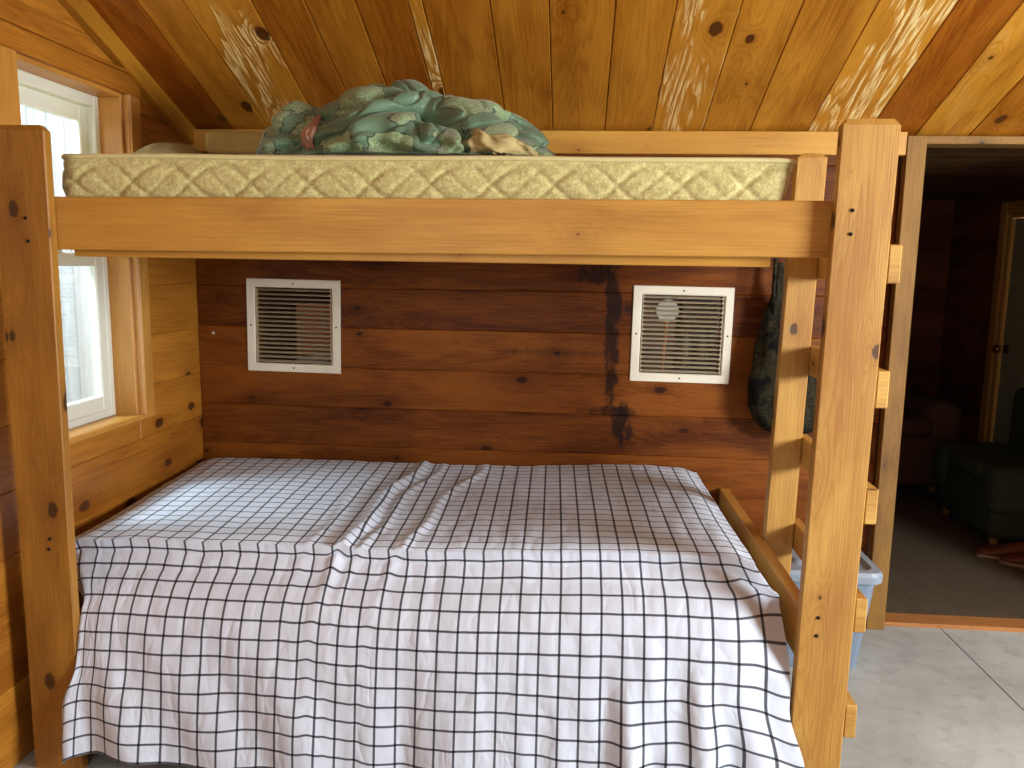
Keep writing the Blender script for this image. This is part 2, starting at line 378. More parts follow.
def obj(name, b, mat, parent=None, smooth=False, loc=None):
    """links one mesh; vertices are given in world space, origin goes to the parent's base or to loc"""
    bm = b.bm if isinstance(b, B) else b
    bmesh.ops.recalc_face_normals(bm, faces=bm.faces)
    base = Vector(loc) if loc else Vector((0, 0, 0))
    if parent: base = world_loc(parent)
    for v in bm.verts: v.co -= base
    me = bpy.data.meshes.new(name); bm.to_mesh(me); bm.free()
    me.materials.append(M[mat] if isinstance(mat, str) else mat)
    if smooth:
        for p in me.polygons: p.use_smooth = True
    o = bpy.data.objects.new(name, me); C.objects.link(o)
    if parent: o.parent = parent
    else: o.location = base
    return o
def world_loc(o):
    v = Vector(o.location)
    while o.parent: o = o.parent; v = v + Vector(o.location)
    return v
def thing(name, label, cat, loc, group=None):
    o = bpy.data.objects.new(name, None); C.objects.link(o); o.location = loc; o.empty_display_size = 0.1
    o['label'] = label; o['category'] = cat
    if group: o['group'] = group
    return o
def tag(o, label, cat, group=None):
    o['label'] = label; o['category'] = cat
    if group: o['group'] = group
    return o
def struct(o): o['kind'] = 'structure'; return o
def single(name, lo, hi, axis, mat, parent=None, bev=0.0025, tone=None, xf=None, label=None):
    b = B(); b.board(lo, hi, axis, bev, tone, xf=xf); o = obj(name, b, mat, parent)
    if label: o['label'] = label
    return o

XL, YB, XR = -1.589, 3.29, 3.3
SL = 0.39
def ceil_z(y): return 2.0 + SL * (YB - y)

# ------------------------------------------------------------------ the room
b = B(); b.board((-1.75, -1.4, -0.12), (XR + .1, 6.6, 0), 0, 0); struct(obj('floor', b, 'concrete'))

def planked_wall(bm, x0, x1, y0, y1, z0, z1, axis, pitch, zoff, holes, proud=0.0):
    """horizontal tongue-and-groove boards along axis (0: X wall at y0..y1, 1: Y wall), cut around holes (a0,a1,z0,z1)"""
    a0, a1 = (x0, x1) if axis == 0 else (y0, y1)
    k = math.floor((z0 - zoff) / pitch)
    while True:
        pz0, pz1 = max(z0, zoff + k * pitch), min(z1, zoff + (k + 1) * pitch)
        if pz0 >= z1: break
        tone = rnd.random(); off = (rnd.uniform(0, 40), rnd.uniform(0, 40)); k += 1
        if pz1 - pz0 < 0.006: continue
        pieces = [(a0, a1, pz0, pz1)]
        for (h0, h1, hz0, hz1) in holes:
            out = []
            for (p0, p1, q0, q1) in pieces:
                if h1 <= p0 or h0 >= p1 or hz1 <= q0 or hz0 >= q1: out.append((p0, p1, q0, q1)); continue
                if h0 > p0: out.append((p0, h0, q0, q1))
                if h1 < p1: out.append((h1, p1, q0, q1))
                m0, m1 = max(p0, h0), min(p1, h1)
                if q0 < hz0: out.append((m0, m1, q0, hz0))
                if q1 > hz1: out.append((m0, m1, hz1, q1))
            pieces = out
        for (p0, p1, q0, q1) in pieces:
            g = 0.0
            if axis == 0: bm.board((p0, y0, q0 + g), (p1, y1, q1 - g), 0, 0.0035 if q1 - q0 > .02 else 0, tone, off)
            else: bm.board((x0, p0, q0 + g), (x1, p1, q1 - g), 1, 0.0035 if q1 - q0 > .02 else 0, tone, off)

VH = [(-1.337, -1.005, 1.043, 1.363), (0.276, 0.612, 1.043, 1.365)]
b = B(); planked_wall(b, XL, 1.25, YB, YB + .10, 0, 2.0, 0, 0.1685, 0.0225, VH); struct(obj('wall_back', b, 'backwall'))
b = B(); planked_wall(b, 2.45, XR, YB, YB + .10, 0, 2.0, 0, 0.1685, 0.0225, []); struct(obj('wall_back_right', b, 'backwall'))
# left gable wall, window hole
WH = (2.235, 2.80, 0.905, 2.045)
b = B(); planked_wall(b, XL - .11, XL, -1.3, YB + .1, 0, 2.0, 1, 0.19, 0.05, [WH])
# boards of the gable above, each cut to the slope
z = 2.0
zz = [2.0, 2.19, 2.38, 2.57, 2.76, 2.95, 3.14, 3.33, 3.52, 3.71, 3.90]
for z0, z1 in zip(zz, zz[1:]):
    tone = rnd.random(); off = (rnd.uniform(0, 40), rnd.uniform(0, 40))
    lo, hi = z0 + .0008, z1 - .0008
    yt0 = YB - (lo - 2.0) / SL + 0.02; yt1 = YB - (hi - 2.0) / SL + 0.02
    ys = -1.3
    hy0, hy1, hz0, hz1 = WH
    segs = [(ys, yt0, yt1)]
    zlo = lo
    if lo < hz1:
        # part of the opening reaches into this board: split
        for (c0, c1, l) in ((ys, hy0, lo), (hy0, hy1, hz1), (hy1, None, lo)):
            if c1 is None: pts = [(c0, l), (yt0, l), (yt1, hi), (c0, hi)]
            else: pts = [(c0, l), (c1, l), (c1, hi), (c0, hi)]
            fr = [b.bm.verts.new((XL, y, q)) for y, q in pts]; bk = [b.bm.verts.new((XL - .11, y, q)) for y, q in pts]
            fs = [b.bm.faces.new(fr), b.bm.faces.new(bk[::-1])] + [b.bm.faces.new((fr[i], fr[(i + 1) % 4], bk[(i + 1) % 4], bk[i])) for i in range(4)]
            for f in fs:
                f[b.tn] = tone
                for L in f.loops: L[b.uv].uv = (L.vert.co.y + off[0], L.vert.co.z + off[1])
    else:
        if yt1 < ys: break
        pts = [(ys, lo), (yt0, lo), (yt1, hi), (ys, hi)]
        fr = [b.bm.verts.new((XL, y, q)) for y, q in pts]; bk = [b.bm.verts.new((XL - .11, y, q)) for y, q in pts]
        fs = [b.bm.faces.new(fr), b.bm.faces.new(bk[::-1])] + [b.bm.faces.new((fr[i], fr[(i + 1) % 4], bk[(i + 1) % 4], bk[i])) for i in range(4)]
        for f in fs:
            f[b.tn] = tone
            for L in f.loops: L[b.uv].uv = (L.vert.co.y + off[0], L.vert.co.z + off[1])
struct(obj('wall_left', b, 'leftwall'))
# right wall with its window opening (outside the frame, lets the side light in)
b = B(); planked_wall(b, XR, XR + .1, -1.3, YB, 0, 3.9, 1, 0.19, 0.05, [(0.25, 1.25, 1.1, 2.0)]); struct(obj('wall_right', b, 'leftwall'))
b = B(); planked_wall(b, XL - .11, XR + .1, -1.4, -1.3, 0, 3.9, 0, 0.19, 0.05, []); struct(obj('wall_front', b, 'leftwall'))
# sloping board ceiling: boards run up the slope, slightly uneven widths
b = B(); x = XL - 0.02
sl = math.atan(SL); rot = Matrix.Translation((0, YB + .1, 2.0 - SL * .1)) @ Matrix.Rotation(-sl, 4, 'X') 
edges = [-1.61, -1.40, -1.25, -1.03, -0.86, -0.70, -0.535, -0.49, -0.28, -0.098, 0.105, 0.29, 0.485, 0.665, 0.885, 1.115, 1.30, 1.50]
tones = [0.95, 0.35, 0.10, 0.75, 0.62, 0.80, 0.05, 0.70, 0.55, 0.48, 0.36, 0.14, 0.35, 0.45, 0.06, 0.92, 0.22]
while edges[-1] < XR: edges.append(edges[-1] + 0.2); tones.append(rnd.random())
for x0, x1, tn in zip(edges, edges[1:], tones):
    b.board((x0 + .001, -5.3, 0), (x1 - .001, 0.0, 0.02), 1, 0.003, tn, xf=rot)
struct(obj('ceiling', b, 'ceil'))
# thin roof deck above so no light leaks between boards
b = B(); b.board((XL - .15, -5.3, 0.021), (XR + .15, 0.0, 0.05), 1, 0, xf=rot); struct(obj('ceiling_deck', b, 'jamb'))

struct(single('trim_1', (XL + .002, YB - .04, 1.913), (1.252, YB, 2.0), 0, 'beam', tone=.4))            # long trim board under the ceiling
struct(single('trim_2', (1.325, YB - .012, 1.960), (2.45, YB + .09, 1.990), 0, 'jamb', tone=.1))            # header over the doorway
b = B(); b.board((1.252, YB - .045, 0), (1.324, YB - .002, 1.985), 2, .002, .5); struct(obj('trim_3', b, 'jamb'))   # door post
struct(single('trim_4', (1.25, YB - .005, 0.0), (2.45, YB + .095, 0.018), 0, 'threshold', tone=.3))
# batten following the ceiling slope on the gable wall
b = B(); b.board((XL, -5.0, -.07), (XL + .034, -0.10, -.001), 1, .003, .3, xf=rot); struct(obj('trim_5', b, 'batten'))
# door post on the far side, out of frame
struct(single('trim_6', (2.40, YB - .045, 0.02), (2.45, YB - .006, 1.95), 2, 'jamb'))

# ------------------------------------------------------------------ left window
win = bpy.data.objects.new('window_1', None); C.objects.link(win); win.location = (XL, 2.52, 0.9); win['kind'] = 'structure'
y0, y1, z0, z1 = WH
IN = XL + 0.018
b = B(); b.board((XL - .002, y1, z0 - .0), (IN, y1 + .078, z1 + .0), 2, .003, .3)
b.board((XL - .002, y1 + .003, z0), (IN + .006, y1 + .018, z1), 2, .002, .5)
obj('side_casing', b, 'casing', win)
b = B(); b.board((XL - .002, y0 - .095, z0), (IN, y0, z1), 2, .003, .3); obj('side_casing', b, 'casing', win)
b = B(); b.board((XL - .002, y0 - .12, z1), (IN, y1 + .088, z1 + .068), 1, .003, .8); obj('head_casing', b, 'leftwall', win)
b = B(); b.board((XL - .002, y0 - .12, z1 + .068), (IN + .01, y1 + .080, z1 + .080), 1, .004, .7); obj('head_moulding', b, 'leftwall', win)
b = B(); b.board((XL - .082, y0 - .02, z0 - .02), (XL + .012, y1 + .095, z0 + .003), 1, .004, .2); obj('sill', b, 'casing', win)
# jamb lining
for nm, lo, hi, ax in (('jamb_lining', (XL - .108, y1 - .014, z0), (XL - .003, y1 + .002, z1), 2), ('jamb_lining', (XL - .108, y0 - .002, z0), (XL - .003, y0 + .014, z1), 2),
                       ('jamb_lining', (XL - .108, y0 + .014, z1 - .014), (XL - .003, y1 - .014, z1 + .002), 1)):
    b = B(); b.board(lo, hi, ax, .002, .3); obj(nm, b, 'casing', win)
WX = XL - .083          # room face of the white frame
fr = B()
f0, f1, g0, g1 = y0 + .0135, y1 - .0135, z0 - .001, z1 - .0135
t = .028
for lo, hi in (((WX - .06, f0, g0), (WX, f0 + t, g1)), ((WX - .06, f1 - t, g0), (WX, f1, g1)), ((WX - .06, f0 + t, g1 - t - .01), (WX - .001, f1 - t, g1)), ((WX - .06, f0 + t, g0), (WX - .001, f1 - t, g0 + t))):
    fr.board(lo, hi, 2, .003)
obj('window_frame', fr, 'vinyl', win)
def sash(name, za, zb, x0, x1, bot, top):
    s = B(); a0, a1 = f0 + t - .002, f1 - t + .002; st = .042
    for lo, hi in (((x0, a0, za), (x1, a0 + st, zb)), ((x0, a1 - st, za), (x1, a1, zb)), ((x0, a0 + st, za), (x1, a1 - st, za + bot)), ((x0, a0 + st, zb - top), (x1, a1 - st, zb))):
        s.board(lo, hi, 2, .004)
    o = obj(name, s, 'vinyl', win)
    p = B(); xm = (x0 + x1) / 2; p.board((xm - .002, a0 + st - .004, za + bot - .004), (xm + .002, a1 - st + .004, zb - top + .004), 2, 0)
    obj('pane', p, 'glass', o)
sash('lower_sash', g0 + t - .002, 1.492, WX - .028, WX - .004, .055, .045)
sash('upper_sash', 1.452, g1 - t - .008, WX - .056, WX - .031, .040, .055)
b = B(); b.board((WX - .03, (f0 + f1) / 2 - .03, 1.492), (WX - .008, (f0 + f1) / 2 + .03, 1.505), 1, .003); obj('sash_lock', b, 'vinyl', win)

# neighbouring white boarded wall outside the window and the ground it stands on
b = B()
yy = 0.2
while yy < 7.5:
    b.board((-3.75, yy, 0), (-3.70, yy + .20, 3.4), 2, .002); b.board((-3.70, yy - .02, 0), (-3.68, yy + .02, 3.4), 2, .002); yy += .2
tag(obj('outbuilding_wall', b, 'siding', loc=(-3.72, 3.5, 0)), 'white vertical board siding seen outside through the left window', 'wall')
b = B(); b.board((-9, -3, -.12), (-1.76, 10, -.02), 0, 0); o = obj('ground', b, 'earth'); struct(o)

# ------------------------------------------------------------------ room beyond the doorway
FX, FY = 2.85, 6.4
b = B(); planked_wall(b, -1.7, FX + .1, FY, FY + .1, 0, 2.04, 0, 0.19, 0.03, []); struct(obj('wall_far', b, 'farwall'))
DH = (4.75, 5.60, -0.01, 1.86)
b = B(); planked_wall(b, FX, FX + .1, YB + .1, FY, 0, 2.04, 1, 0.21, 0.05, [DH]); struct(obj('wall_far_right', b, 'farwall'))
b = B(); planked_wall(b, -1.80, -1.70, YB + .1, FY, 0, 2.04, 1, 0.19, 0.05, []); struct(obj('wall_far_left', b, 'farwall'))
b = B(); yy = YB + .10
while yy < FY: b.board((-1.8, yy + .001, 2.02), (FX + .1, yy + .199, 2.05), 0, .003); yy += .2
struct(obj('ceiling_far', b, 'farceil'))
door = bpy.data.objects.new('door_1', None); C.objects.link(door); door.location = (FX, 5.17, 0); door['kind'] = 'structure'
b = B(); b.board((FX + .02, 4.79, .01), (FX + .06, 5.56, 1.83), 2, .003)
for (a0, a1, c0, c1) in ((4.87, 5.13, 1.05, 1.70), (5.22, 5.48, 1.05, 1.70), (4.87, 5.13, .2, .88), (5.22, 5.48, .2, .88)):
    b.board((FX + .012, a0, c0), (FX + .022, a1, c1), 2, .004); b.board((FX + .005, a0 + .04, c0 + .04), (FX + .014, a1 - .04, c1 - .04), 2, .006)
obj('door_panel', b, 'door', door)
b = B()
b.board((FX - .02, 5.60, 0), (FX + .0, 5.68, 1.94), 2, .003); b.board((FX - .02, 4.67, 0), (FX + .0, 4.75, 1.94), 2, .003); b.board((FX - .02, 4.75, 1.86), (FX, 5.60, 1.94), 1, .003)
b.board((FX, 5.565, 0), (FX + .1, 5.60, 1.86), 2, .002); b.board((FX, 4.75, 0), (FX + .1, 4.785, 1.86), 2, .002); b.board((FX, 4.785, 1.835), (FX + .1, 5.565, 1.86), 1, .002)
obj('door_casing', b, 'casing', door)
b = B(); b.cyl((FX + .02, 5.50, .98), (FX + .008, 5.50, .98), .03); b.cyl((FX + .008, 5.50, .98), (FX - .03, 5.50, .98), .012)
b.tube([(FX - .028, 5.50, .98), (FX - .034, 5.50, .98), (FX - .05, 5.50, .98), (FX - .064, 5.50, .98), (FX - .068, 5.5, .98)], [.014, .024, .029, .022, .008], 16)
obj('door_knob', b, 'brass', door)

# ------------------------------------------------------------------ bunk bed (all timbers of one frame)
bed = thing('bunk_bed', 'pine lumber bunk bed frame with built-on ladder, tall square posts and wide upper rail', 'bunk bed', (-0.4, 2.6, 0))
def leanx(b_, zc, k):
    for v in b_.bm.verts: v.co.x += (v.co.z - zc) * k
# posts (chamfered tops)
def post(lo, hi, mat, lean=0.0, seed=None, ch=.012):
    b = B(); b.board(lo, hi, 2, .003)
    for v in b.bm.verts:
        if v.co.z > hi[2] - .002:
            cx = (lo[0] + hi[0]) / 2; cy = (lo[1] + hi[1]) / 2
            v.co.x = cx + (v.co.x - cx) * (1 - ch / ((hi[0] - lo[0]) / 2)); v.co.y = cy + (v.co.y - cy) * 0.6
        elif v.co.z > hi[2] - .01: v.co.z -= .012
    leanx(b, 1.0, lean)
    return b
lp = obj('post', post((-1.522, 2.032, 0), (-1.376, 2.063, 1.812), 'oldpost', 0.006), 'oldpost', bed)
lp['label'] = 'left front post of darker amber lumber'
rp = obj('post', post((0.620, 2.032, 0), (0.757, 2.063, 1.832), 'post', 0.012), 'post', bed)
rp['label'] = 'right front post of pale yellow lumber'
def bolt(x, z, par, y=2.032, r=.0055):
    b = B(); b.cyl((x, y + .004, z), (x, y - .003, z), r, r * .75, 14); return obj('bolt', b, 'black_metal', par)
for x, z in ((.668, 1.617), (.668, 1.560), (.660, .575), (.659, .525)): bolt(x, z, rp)
for x, z in ((-1.437, 1.575), (-1.433, 1.515), (-1.437, .67), (-1.432, .70)): bolt(x, z, lp)
obj('ladder_rail', post((0.676, 2.655, 0), (0.770, 2.693, 1.838), 'post', 0.019, ch=.02), 'post', bed)
up = single('upper_rail', (-1.50, 2.066, 1.495), (0.640, 2.093, 1.634), 0, 'rail', bed, tone=.3)
# shallow top-line rise to the right like the photographed board
for v in up.data.vertices:
    v.co.z += (v.co.x + 1.0) * 0.004
single('deck_cleat', (-1.36, 2.110, 1.478), (0.50, 2.150, 1.525), 0, 'beam', bed, tone=.5)
single('deck_panel', (-1.55, 2.110, 1.588), (0.60, 3.08, 1.602), 0, 'beam', bed, tone=.5)
single('deck_ledger', (XL + .002, 2.08, 1.535), (XL + .036, 3.20, 1.587), 1, 'beam', bed)
single('deck_ledger', (-1.55, 3.04, 1.540), (0.668, 3.078, 1.587), 0, 'beam', bed)
single('upper_end_rail', (0.628, 2.110, 1.52), (0.666, 3.078, 1.615), 1, 'rail', bed)
single('lower_end_board', (0.628, 2.072, 0.43), (0.666, 3.28, 0.572), 1, 'casing', bed, tone=.4)
single('lower_front_rail', (-1.34, 2.150, 0.33), (0.55, 2.188, 0.45), 0, 'rail', bed)
single('lower_back_rail', (-1.55, 3.24, 0.36), (0.625, 3.278, 0.50), 0, 'rail', bed)
single('lower_deck', (-1.50, 2.190, 0.385), (0.625, 3.235, 0.40), 0, 'beam', bed)
for i, zt in enumerate((1.537, 1.227, .925, .631, .334)):
    lx = .757 + (zt - 1.0) * .012
    b = B(); b.board((0.0, 2.034, zt - .094), (.031, 2.72, zt), 1, .003)
    for v in b.bm.verts:
        k = (v.co.y - 2.034) / .686
        v.co.x += lx * (1 - k) + (.772 + (zt - 1.0) * .019) * k
    obj('rung', b, 'post', bed)

# ------------------------------------------------------------------ lower mattress and checked cloth
def rbox(lo, hi, r, seg=5):
    b = B(); b.board(lo, hi, 0, r, seg=seg)
    for f in b.bm.faces: f.smooth = True
    return b
o = obj('mattress', rbox((-1.45, 2.25, 0.402), (0.47, 3.20, 0.600), .05), 'mattress_plain', loc=(-.5, 2.7, .402))
tag(o, 'mattress on the lower bunk, hidden under the white checked cloth', 'mattress')

Dp, H = 1.075, 0.62      # top depth, front drop
Wd = 2.06
def N(x, y, z=0.0): return noise.noise(Vector((x, y, z)))
def ss(a, b_, x):
    k = max(0, min(1, (x - a) / (b_ - a))); return k * k * (3 - 2 * k)
SDL, SDR = 0.12, 0.12
def cloth_pt(s, t):
    """s: metres across from the left edge of the bed (may be <0 or >Wd), t: metres from the wall"""
    sc_ = min(max(s, 0), Wd); a = sc_ / Wd
    back = 1 - min(t, Dp) / Dp                      # 1 at the wall
    xl = -1.500 - 0.065 * back; xr = 0.530 - 0.010 * back
    x = xl + (xr - xl) * a
    ztop = 0.636 + 0.030 * a + 0.006 * math.sin(a * 9) + 0.006 * N(x * 2.2, t * 2.2)
    y = 3.268 - t; z = ztop
    # rounded outer edges
    ex = ss(Wd - .10, Wd, sc_); z -= .018 * ex * ex
    exl = ss(.07, 0, sc_); z -= .014 * exl * exl
    z -= .014 * ss(.05, 0, t)
    # the long diagonal ruck on the top, from the front edge towards the wall
    top = 1 - ss(Dp - .03, Dp + .06, t)
    c = 0.84 + (Dp - t) * 0.10 + .02 * math.sin(t * 9)
    for off, am, wd in ((0, .020, .020), (.055, .008, .014), (.17, .010, .018), (-.10, .005, .018)):
        z += am * math.exp(-((sc_ - c - off * (1 + .5 * (Dp - t))) / wd) ** 2) * (0.5 + 0.5 * ss(.05, .4, t)) * (0.35 + 0.65 * top)
    # small crumples running mostly along the bed depth
    z += (.0035 * N(s * 9, t * 3.5, 2) + .002 * N(s * 24, t * 14, 5)) * top
    if t > Dp - .10:
        q = t - (Dp - .10)
        # rolled front edge: quarter turn then straight hang, leaning slightly outwards
        R = .075; arc = R * math.pi / 2
        yb = 3.268 - (Dp - .10)
        if q < arc:
            th = q / R; y = yb - R * math.sin(th); z = z - R * (1 - math.cos(th))
            hang = 0
        else:
            hang = (q - arc) * (1 + .14 * a * a + .03 * a)
            y = yb - R - 0.0; z = z - R - hang
        hf = ss(0, .62, hang)
        y -= 0.175 * (1 - math.exp(-(hang + max(0, q - .04) * .35) / .075)) + 0.060 * hf
        # sideways: squeeze between the posts, then flare in front of them
        h2 = hang + max(0, q - .02) * .5
        el = ss(0.0, .15, h2)
        x += (el * .127 - ss(.22, .34, hang) * .044) * math.exp(-sc_ / .10)
        x += (ss(.0, .08, h2) * .073 + ss(.25, .42, hang) * .046) * math.exp(-(Wd - sc_) / .13)
        # hanging folds
        u = s
        amp = ss(.02, .55, hang)
        wob = .03 * N(u * 1.4, hang * 1.2, 3)
        f = .006 * math.sin((u + wob) * 13.0 + .9) + .004 * math.sin((u + wob) * 27 + 2.0 + hang * 1.5)
        k = ss(1.25, 1.9, u)
        f += k * (.017 * math.sin((u + hang * .10) * 38 + 1.3) + .008 * math.sin((u - hang * .08) * 67))
        k2 = ss(.5, .0, u)
        f += k2 * .012 * math.sin((u - hang * .28) * 30 + .4)
        mid = math.exp(-((u - 1.07) / .05) ** 2)
        f += .018 * mid
        y += f * amp - .004 * amp
        # diagonal drag folds on the left half
        dg = (u - .15) + (hang - .1) * -.55
        y += .006 * math.sin(dg * 24) * ss(.05, .3, hang) * ss(1.1, .7, u) * ss(0.05, .3, u)
        y += .0022 * N(u * 30, hang * 9, 8) + .0018 * N(u * 16, hang * 26, 4)
        z += amp * (.010 * math.sin((u - hang * .2) * 11.0 + .5) * ss(.02, .3, hang))
        # right corner droops and turns back beside the post
        er = ss(Wd - .13, Wd, sc_); y += er * er * .028 * ss(.1, .3, hang) + er * er * .11 * (1 - ss(.0, .2, hang)) * ss(0, .03, q)
        z -= er * .02 * hf
        ell = ss(.09, 0, sc_); y += ell * ell * .018 * ss(.2, .35, hang) ; z -= ell * .012 * amp
        y -= .010 * ss(.18, .34, hang) * max(er, ell)
        y = min(y, 2.2)
        z = max(z, .03)
    # tucked side drops of the top part
    fade = 1 - ss(Dp - .12, Dp - .02, t)
    if s < 0: z += s * fade * 1.0; x = x - .006 * fade
    if s > Wd: z -= (s - Wd) * fade; x += .012 * min(1, (s - Wd) / .03) * fade
    if s > Wd and t > Dp - .1: x += (s - Wd) * .05; y += (s - Wd) * .5 * (1 - fade); 
    return Vector((x, y, z))
b = B(); NU, NV = 420, 300
S0, S1, T1 = -SDL, Wd + SDR, Dp + H - .110
def cf(u, v):
    s = S0 + (S1 - S0) * u; t = T1 * v
    s_eff = s
    if t > Dp - .12:    # no free side flap below the edge: fold it into the corner
        k = ss(Dp - .12, Dp, t); s_eff = s + (min(max(s, 0), Wd) - s) * k * .97
    return cloth_pt(s_eff, t)
vlen = [0.0]
for j in range(NV):
    d = [(cf(q, (j + 1) / NV) - cf(q, j / NV)).length for q in (.3, .5, .62, .72)]
    vlen.append(vlen[-1] + sum(d) / 4)
b.grid(cf, NU, NV, uvfn=lambda u, v: (S0 + (S1 - S0) * u + 4, vlen[round(v * NV)] + 4))
cl = obj('checked_cloth', b, 'check', loc=(-.5, 2.7, .03))
md = cl.modifiers.new('thickness', 'SOLIDIFY'); md.thickness = .0012; md.offset = 1
tag(cl, 'white cotton cloth with thin black windowpane check draped over the lower bunk', 'bedspread')

# ------------------------------------------------------------------ upper mattress
um = thing('mattress', 'thin quilted cream mattress lying on the upper bunk', 'mattress', (-.4, 2.55, 1.604))
x0, x1, y0m, y1m, z0m, z1m = -1.388, 0.532, 2.104, 3.03, 1.610, 1.742
cx, cy = (x0 + x1) / 2, (y0m + y1m) / 2
def se(th, hx, hy, r=.06):
    # rounded rectangle by angle parameter 0..1 around
    per = [(hx - r, hy), (-(hx - r), hy), (-hx, hy - r), (-hx, -(hy - r)), (-(hx - r), -hy), (hx - r, -hy), (hx, -(hy - r)), (hx, hy - r)]
    return per
path = []
hx, hy, r = (x1 - x0) / 2, (y1m - y0m) / 2, .05
def addline(a, c, n):
    for i in range(n): path.append((a[0] + (c[0] - a[0]) * i / n, a[1] + (c[1] - a[1]) * i / n))
def addarc(c, a0, a1, n):
    for i in range(n):
        q = a0 + (a1 - a0) * i / n; path.append((c[0] + r * math.cos(q), c[1] + r * math.sin(q)))
addline((-hx + r, -hy), (hx - r, -hy), 340); addarc((hx - r, -hy + r), -math.pi / 2, 0, 12)
addline((hx, -hy + r), (hx, hy - r), 120); addarc((hx - r, hy - r), 0, math.pi / 2, 8)
addline((hx - r, hy), (-hx + r, hy), 100); addarc((-hx + r, hy - r), math.pi / 2, math.pi, 8)
addline((-hx, hy - r), (-hx, -hy + r), 120); addarc((-hx + r, -hy + r), math.pi, 1.5 * math.pi, 12)
nP = len(path); cum = [0]
for i in range(nP):
    a, c = path[i], path[(i + 1) % nP]; cum.append(cum[-1] + math.hypot(c[0] - a[0], c[1] - a[1]))
b = B(); rings = []; NZ = 22
for j in range(NZ + 1):
    k = j / NZ; ring = []
    for i in range(nP):
        px, py = path[i]; s = cum[i]
        dirv = Vector((px - max(-hx + r, min(hx - r, px)), py - max(-hy + r, min(hy - r, py)), 0)).normalized()
        puff = .010 * math.sin(math.pi * k) ** .7
        ph = 2 * math.pi * s / .32
        zc1 = .50 + .36 * math.sin(ph); zc2 = .50 - .36 * math.sin(ph)
        d = min(abs(k - zc1), abs(k - zc2))
        quiltd = -.0065 * math.exp(-(d / .055) ** 2)
        quiltd += -.0035 * math.exp(-(abs(k - (.5 + .36 * math.sin(ph + math.pi / 2))) / .05) ** 2)
        quiltd += .003 * N(s * 12, k * 2)
        # right end slants in under, bulging near the top
        shear = .030 * (k ** 1.5) * max(0, dirv.x) - .012 * max(0, dirv.x)
        q = dirv * (puff + quiltd * math.sin(math.pi * k) ** .5 + shear)
        ring.append(b.bm.verts.new((cx + px + q.x, cy + py + q.y, z0m + (z1m - z0m) * k + .004 * N(s * 2.2, 1))))
    rings.append(ring)
for r0, r1 in zip(rings, rings[1:]):
    for i in range(nP): b.bm.faces.new((r0[i], r0[(i + 1) % nP], r1[(i + 1) % nP], r1[i])).smooth = True
# top and bottom
prev = rings[-1]
for sc2, dz in ((.985, .004), (.95, .010), (.8, .014), (.5, .015)):
    nr = [b.bm.verts.new((cx + (v.co.x - cx) * (1 - (1 - sc2) * (1 if sc2 < .9 else .6)), cy + (v.co.y - cy) * sc2, z1m + dz)) for v in rings[-1]]
    for i in range(nP): b.bm.faces.new((prev[i], prev[(i + 1) % nP], nr[(i + 1) % nP], nr[i])).smooth = True
    prev = nr
b.bm.faces.new(prev); b.bm.faces.new(rings[0][::-1])
obj('mattress_body', b, 'quilt', um)
def piping(zz, rr, name='piping'):
    b = B(); pts = []
    for i in range(0, nP, 3):
        px, py = path[i]; dirv = Vector((px - max(-hx + r, min(hx - r, px)), py - max(-hy + r, min(hy - r, py)), 0)).normalized()
        sh = (.030 if zz > 1.7 else 0) * max(0, dirv.x) - .012 * max(0, dirv.x)
        pts.append(Vector((cx + px, cy + py, zz + .004 * N(cum[i] * 2.2, 1))) + dirv * (.003 + sh))
    n = 8; RR = []
    for i, p in enumerate(pts):
        d = (pts[(i + 1) % len(pts)] - pts[i - 1]).normalized(); a = d.cross(Vector((0, 0, 1))).normalized(); c = d.cross(a)
        RR.append([b.bm.verts.new(p + (a * math.cos(2 * math.pi * k / n) + c * math.sin(2 * math.pi * k / n)) * rr) for k in range(n)])
    for i in range(len(RR)):
        r0, r1 = RR[i], RR[(i + 1) % len(RR)]
        for k in range(n): b.bm.faces.new((r0[k], r0[(k + 1) % n], r1[(k + 1) % n], r1[k])).smooth = True
    return obj(name, b, 'piping', um)
piping(z1m, .0065); piping(z0m + .006, .005)

